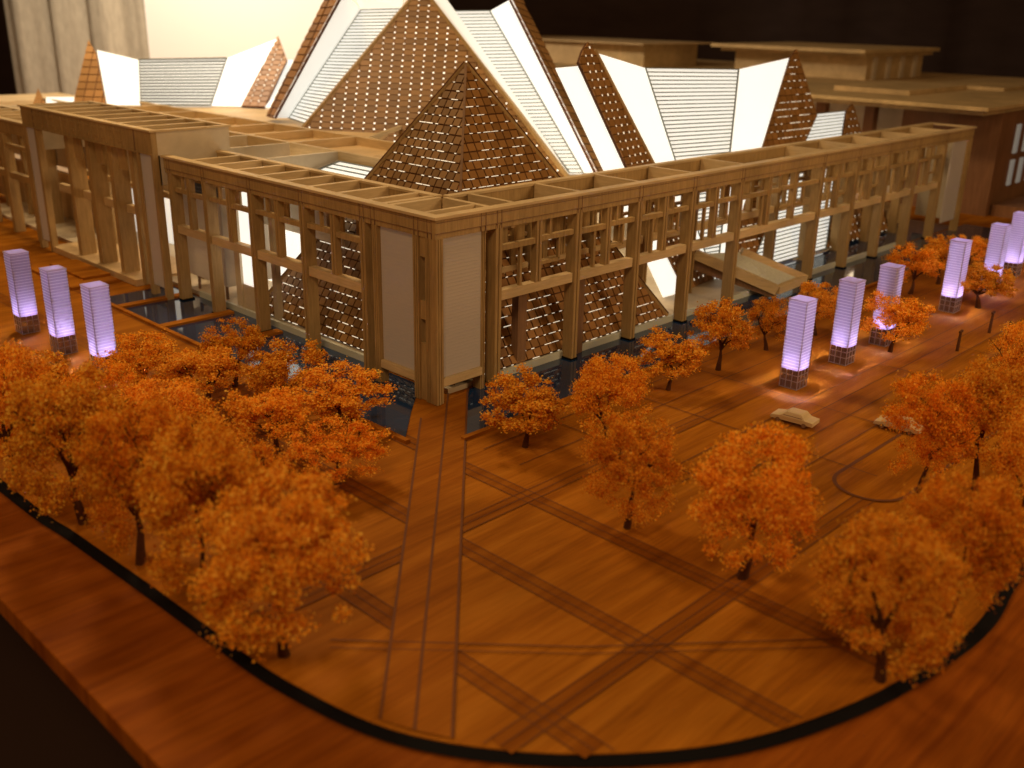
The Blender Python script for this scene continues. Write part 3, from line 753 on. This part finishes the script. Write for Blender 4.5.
m, nt, B_, N, L = newmat('clear_rib'); tr = N.new('ShaderNodeBsdfTranslucent'); tr.inputs[0].default_value = (1, .97, 1, 1); L.new(tr.outputs[0], N['Material Output'].inputs[0]); M['rib'] = m
def make_tower():
    r = empty('light_tower'); H = .515; h0 = .115; s = .055
    n = 22; dz = (H-.008-h0)/n; m = MB(); rb = MB()
    for i in range(n):
        z0, z1 = h0+dz*i, h0+dz*(i+1)
        for q, (za, zb), e in ((m, (z0, z1-.0042), 0), (rb, (z1-.0042, z1), .0012)):
            q.box(-s-e, s+e, -s-e, -s+.005, za, zb); q.box(-s-e, s+e, s-.005, s+e, za, zb)
            q.box(-s-e, -s+.005, -s+.0051, s-.0051, za, zb); q.box(s-.005, s+e, -s+.0051, s-.0051, za, zb)
    body = m.build('shade', M['acrylic'], r); rb.build('louvre_line', M['rib'], body)
    m = MB(); m.box(-s-.002, s+.002, -s-.002, s+.002, H-.008, H); m.build('cap', M['acrylic'], r)
    m = MB(); m.box(-s+.004, s-.004, -s+.004, s-.004, .003, h0-.004); m.build('base_box', M['clear'], r)
    m = MB(); k = s-.001
    for x in (-k, -k/3, k/3, k):
        for y in (-k, k): m.box(x-.0015, x+.0015, y-.0015, y+.0015, .003, h0); m.box(y-.0015, y+.0015, x-.0015, x+.0015, .003, h0)
    for z in (.006, .05, .085): m.box(-k, k, -k-.001, -k+.001, z-.0015, z+.0015); m.box(-k-.001, -k+.001, -k, k, z-.0015, z+.0015)
    m.build('base_frame', M['acrylic'], r)
    m = MB(); m.box(-s+.0065, s-.0065, -s+.0065, s-.0065, h0-.003, h0); m.build('spill_plate', M['wood_dark'], r)  # opaque plate added to keep lamp light off the ground below
    m = MB(); m.box(-.025, .025, -.025, .025, h0+.001, h0+.012); m.build('led', M['led'], r)
    return r
proto = make_tower()
tw = [((-1.05, 2.69), 'light tower nearest the left edge, first of the three on the left', 1.0),
      ((-1.05, 2.14), 'middle one of the three glowing towers left of the gate, tree tops below it', .85),
      ((-1.03, 1.64), 'rightmost of the three left glowing towers, base behind orange trees', 1.0),
      ((1.67, -1.13), 'glowing tower standing just behind the wooden toy car', 1.0),
      ((2.26, -1.12), 'dimmest tower with pinkish unlit top, beside the one near the car', .5),
      ((2.79, -1.12), 'light tower with its lower half hidden behind an orange tree', 1.1),
      ((3.89, -1.11), 'light tower standing alone right of the cluster of small trees', 1.0),
      ((4.70, -1.09), 'farthest small light tower partly behind an orange tree on the right', .7),
      ((5.33, -1.03), 'light tower at the right edge of the picture', 1.0)]
for i, ((x, y), lab, pw) in enumerate(tw):
    o = proto if i == 0 else copy_tree(proto)
    o.location = (x, y, 0); tag(o, lab, 'light tower', 'purple lit acrylic light towers')
    l = bpy.data.lights.new('tower_lamp', 'POINT'); l.energy = 46*pw; l.color = (.80, .71, 1); l.shadow_soft_size = .015
    lo = bpy.data.objects.new('tower_lamp', l); C.objects.link(lo); lo.parent = o; lo.location = (0, 0, .16)

# ------------------------------------------------------------ trees
def leaf_mat():
    m, nt, B_, N, L = newmat('orange_foliage')
    g = N.new('ShaderNodeNewGeometry'); oi = N.new('ShaderNodeObjectInfo')
    r = ramp(N, [(0, (.50, .11, .004)), (.45, (.95, .37, .012)), (1, (1.0, .62, .08))]); L.new(g.outputs['Random Per Island'], r.inputs[0])
    hs = N.new('ShaderNodeHueSaturation'); mr = N.new('ShaderNodeMapRange'); mr.inputs[3].default_value = .85; mr.inputs[4].default_value = 1.1
    L.new(oi.outputs['Random'], mr.inputs[0]); L.new(mr.outputs[0], hs.inputs['Value']); L.new(r.outputs[0], hs.inputs['Color'])
    L.new(hs.outputs[0], B_.inputs['Base Color']); B_.inputs['Roughness'].default_value = .7; B_.inputs['Specular IOR Level'].default_value = .15
    tr = N.new('ShaderNodeBsdfTranslucent'); L.new(hs.outputs[0], tr.inputs[0]); mx = N.new('ShaderNodeMixShader'); mx.inputs[0].default_value = .3
    L.new(B_.outputs[0], mx.inputs[1]); L.new(tr.outputs[0], mx.inputs[2]); L.new(mx.outputs[0], N['Material Output'].inputs[0])
    return m
M['leaf'] = leaf_mat()
def tree_meshes(seed, tall):
    """unit-height tree: branching trunk and a crown of small flakes in clumps"""
    R = random.Random(seed); T = MB(); tips = []
    def grow(p, d, ln, r, lev):
        segs = 3; q = p
        for k in range(segs):
            d2 = (d+Vector((R.uniform(-.22, .22), R.uniform(-.22, .22), R.uniform(-.02, .15)))).normalized(); q2 = q+d2*ln/segs
            T.tube(q, q2, r*(1-k*.22), r*(1-(k+1)*.22), 6 if lev < 2 else 4); q = q2; d = d2
            if lev >= 1: tips.append((q.copy(), lev))
        if lev < 3:
            nb = R.choice((3, 4)) if lev < 2 else R.choice((2, 3))
            for i in range(nb):
                az = 2*math.pi*(i+R.uniform(-.25, .25))/nb+seed; tilt = R.uniform(.35, .95)
                dd = (d*math.cos(tilt)+Vector((math.cos(az), math.sin(az), .1))*math.sin(tilt)).normalized()
                grow(q, dd, ln*R.uniform(.66, .85), r*.55, lev+1)
    grow(Vector((0, 0, 0)), Vector((R.uniform(-.1, .1), R.uniform(-.1, .1), 1)), .26 if not tall else .24, .030, 0)
    mx = max(t[0].z for t in tips)+.06; sx = max(max(abs(t[0].x), abs(t[0].y)) for t in tips)
    F = MB(); lo = .28 if not tall else .19
    cl = []
    for p, lev in tips:
        if p.z/mx > lo and lev >= 2: cl.append((p.x/sx*.40, p.y/sx*.40, p.z/mx*.93))
    R.shuffle(cl); cl = cl[:48]
    lobes = [(R.uniform(0, 6.28), R.uniform(.7, 1.15)) for _ in range(5)]
    for i in range(54 if not tall else 96):        # uneven dome of clumps
        t = R.uniform(0, 6.28); z = lo+(1-lo)*R.random()**.8*.93
        f = (z-lo)/(1-lo); prof = math.sqrt(max(0, 1-abs(f-.38)**2/(.46 if f > .38 else .24)))
        lb = min(l[1] for l in sorted(lobes, key=lambda l: abs(math.sin((l[0]-t)/2)))[:1])
        rr = .40*prof*lb*R.uniform(.35, 1)**.5; cl.append((rr*math.cos(t), rr*math.sin(t), min(z, .93)))
    for c in cl:
        cr = R.uniform(.045, .085); nl = int((175 if not tall else 250)*(cr/.08)**2)
        for _ in range(nl):
            v = Vector((R.gauss(0, 1), R.gauss(0, 1), R.gauss(0, 1)))*cr*.50
            p = Vector(c)+Vector((v.x, v.y, v.z*.75))
            if p.z > 1: p.z = 1
            s = R.uniform(.008, .0165) if not tall else R.uniform(.006, .0125); a = Vector((R.uniform(-1, 1), R.uniform(-1, 1), R.uniform(-1, 1))).normalized(); b_ = a.orthogonal().normalized()
            c2 = a.cross(b_); b0 = len(F.v)
            F.v += [tuple(p+a*s), tuple(p+b_*s*.8), tuple(p-a*s*.9), tuple(p-b_*s*.8+c2*s*.5)]; F.f.append((b0, b0+1, b0+2, b0+3))
    k = Matrix.Diagonal((.42/sx, .42/sx, .96/mx))
    T.v = [tuple(k @ Vector(v)) for v in T.v]
    return T.mesh('trunk', M['bark'], True), F.mesh('crown', M['leaf'])
TM = [tree_meshes(11+i*7, i >= 4) for i in range(8)]
def tree(i, bx, by, tx, ty, wpx, label, group):
    p = at_z(bx, by); t = over(tx, ty, p); h = t.z; dist = (p-CAM).dot(FWD)
    wd = wpx*(1.0 if h > .42 else 1.02)/FPX*dist/.88; h *= 1.03
    v = (4+i % 4) if h > .42 else i % 4
    o = empty('orange_tree', p); o.rotation_euler = (0, 0, i*1.7); o.scale = (wd, wd, h)
    for nm, me in zip(('trunk', 'crown'), TM[v]):
        c = bpy.data.objects.new(nm, me); C.objects.link(c); c.parent = o
    tag(o, label, 'tree', group); return o
GL, GM, GR = 'orange trees massed on the left of the plaza', 'orange trees spread along the middle of the plaza and the pool', 'orange trees at the right front'
TR = [
 (18, 482, 15, 345, 98, 'orange tree at the left edge beside the black groove', GL),
 (84, 523, 75, 372, 118, 'second orange tree from the left in the row along the black groove', GL),
 (141, 563, 140, 398, 125, 'third orange tree from the left in the row along the black groove', GL),
 (206, 603, 207, 428, 135, 'tall orange tree with bare trunk showing, fourth along the black groove', GL),
 (284, 655, 304, 480, 165, 'nearest and widest orange tree of the left row, bent over the groove', GL),
 (42, 428, 30, 356, 84, 'orange tree behind the leftmost one, below the first light tower', GL),
 (100, 435, 96, 364, 88, 'orange tree just in front of the third left light tower', GL),
 (148, 402, 135, 338, 72, 'small orange tree right against the base of the third left light tower', GL),
 (208, 410, 203, 350, 82, 'small orange tree between the third light tower and the round tree by the pool', GL),
 (235, 386, 224, 322, 66, 'round bright orange tree nearest the left pool', GL),
 (290, 412, 292, 346, 90, 'orange tree at the pool edge in front of the third left bay', GL),
 (342, 427, 358, 369, 92, 'orange tree closest to the corner of the building on its left', GL),
 (278, 457, 275, 392, 80, 'sparse orange tree with forked trunk behind the widest left tree', GL),
 (338, 484, 342, 425, 98, 'low spreading orange tree nearest the diagonal walk on its left', GL),
 (222, 476, 226, 400, 92, 'orange tree in the middle of the left mass, left of the forked one', GL),
 (165, 470, 166, 382, 95, 'orange tree deep in the left mass behind the third row tree', GL),
 (108, 482, 106, 402, 92, 'orange tree deep in the left mass behind the second row tree', GL),
 (255, 535, 252, 448, 96, 'orange tree between the tall bare trunk and the widest left tree', GL),
 (525, 447, 520, 375, 90, 'orange tree standing alone in front of the right pool corner', GM),
 (607, 452, 602, 357, 80, 'upright orange tree between the lone pool tree and the long mid plaza shadow', GM),
 (627, 528, 642, 418, 98, 'orange tree in the centre of the open plaza with dark straight trunk', GM),
 (742, 578, 745, 435, 122, 'large leaning orange tree on the open plaza in front of the toy car', GM),
 (668, 390, 672, 333, 72, 'small thin orange tree at the edge of the right pool', GM),
 (718, 370, 716, 303, 64, 'small orange tree left of the ramp end', GM),
 (766, 350, 762, 298, 50, 'small round orange tree left of the light tower by the car', GM),
 (815, 335, 815, 280, 50, 'small orange tree between the first two right light towers', GM),
 (890, 352, 893, 293, 66, 'small orange tree covering the foot of the third right light tower', GM),
 (910, 294, 912, 246, 56, 'orange tree by the far end of the pool, left of the lone light tower', GM),
 (938, 284, 940, 236, 50, 'farthest orange tree, just behind the lone right light tower', GM),
 (978, 308, 984, 262, 62, 'orange tree in front of the farthest light tower', GM),
 (968, 268, 968, 234, 40, 'tiny orange tree between the lone tower and the farthest tower', GM),
 (918, 492, 918, 374, 96, 'orange tree at the traffic island behind the toy car half hidden', GR),
 (975, 490, 984, 360, 96, 'orange tree right of the traffic island tree', GR),
 (1012, 425, 1016, 325, 64, 'orange tree cut by the right edge, highest in the picture there', GR),
 (880, 680, 893, 517, 130, 'nearest orange tree on the right, beside the curved black groove', GR),
 (945, 628, 955, 474, 120, 'orange tree just behind the nearest one on the right groove', GR),
 (1020, 540, 1020, 402, 80, 'orange tree cut by the right edge above the short black strip', GR)]
for i, t in enumerate(TR): tree(i, *t)

# ------------------------------------------------------------ toy cars and small posts
def car(p, rz, label):
    r = empty('toy_car', p); r.rotation_euler = (0, 0, rz); L_ = .115
    prof = [(-1, .22), (-1, .55), (-.62, .62), (-.42, 1.0), (.25, 1.0), (.52, .62), (.95, .50), (1, .22)]
    m = MB(); k = len(prof)
    for s in (-1, 1):
        for (x, z) in prof: m.v.append((x*L_, s*.047*(1 if z < .7 else .82), z*.062))
    m.f.append(tuple(range(k))); m.f.append(tuple(reversed(range(k, 2*k))))
    for i in range(k): m.f.append((i, k+i, k+(i+1) % k, (i+1) % k))
    m.build('body', M['wood_h'], r, bevel=.0015)
    for x in (-.07, .07):
        for y in (-.046, .046):
            w_ = MB(); w_.tube((x, y-.004, .012), (x, y+.004, .012), .012, .012, 12)
            n = len(w_.v); w_.f.append(tuple(range(12))); w_.f.append(tuple(range(12, 24))); w_.build('wheel', M['wood_dark'], r)
    g_ = MB()
    for s in (-1, 1): g_.poly([(x*L_, s*.0462*(1 if z < .7 else .84), z*.062) for x, z in ((-.5, .68), (-.38, .93), (.2, .93), (.4, .68))])
    g_.build('window', M['wood_dark'], r)
    return tag(r, label, 'toy car', 'pale wooden toy cars')
p = (at_z(776, 418)+at_z(812, 428))/2; p.z = .006
car(p, math.radians(96), 'pale wooden toy car alone on the open paving below the nearest right light tower')
p = at_z(898, 430); p.z = .006; car(p, math.radians(96), 'pale wooden toy car mostly hidden behind the orange tree at the traffic island')
def bollard(x, y, ty, label):
    p = at_z(x, y); t = over(x+3, ty, p); r = empty('wooden_post', p)
    MB().tube((0, 0, 0), (.006, 0, t.z), .011, .008, 8).build('shaft', M['bark'], r, True)
    MB().bar((-.012, 0, t.z), (.03, 0, t.z+.004), .012).build('arm', M['bark'], r)
    tag(r, label, 'post', 'short dark posts on the plaza')
bollard(957, 351, 332, 'short dark post left of the other two on the right paving')
bollard(989, 333, 313, 'short dark post between the lone light tower and the right edge trees')
bollard(1006, 342, 323, 'short dark post nearest the right edge trees')

# glow from inside the halls
def pt(loc, e, col=(1, .80, .52), r=.12):
    l = bpy.data.lights.new('hall_lamp', 'POINT'); l.energy = e; l.color = col; l.shadow_soft_size = r
    o = bpy.data.objects.new('hall_lamp', l); C.objects.link(o); o.location = loc
pt((2.4, 1.5, .7), 20); pt((1.0, 2.9, .55), 13); pt((4.2, 1.3, .6), 13); pt((3.2, 4.6, .8), 10); pt((1.6, 5.2, .5), 6); pt((5.9, .55, .5), 1.5); pt((.5, 4.0, .45), 2.2, (1, .74, .42), .06)
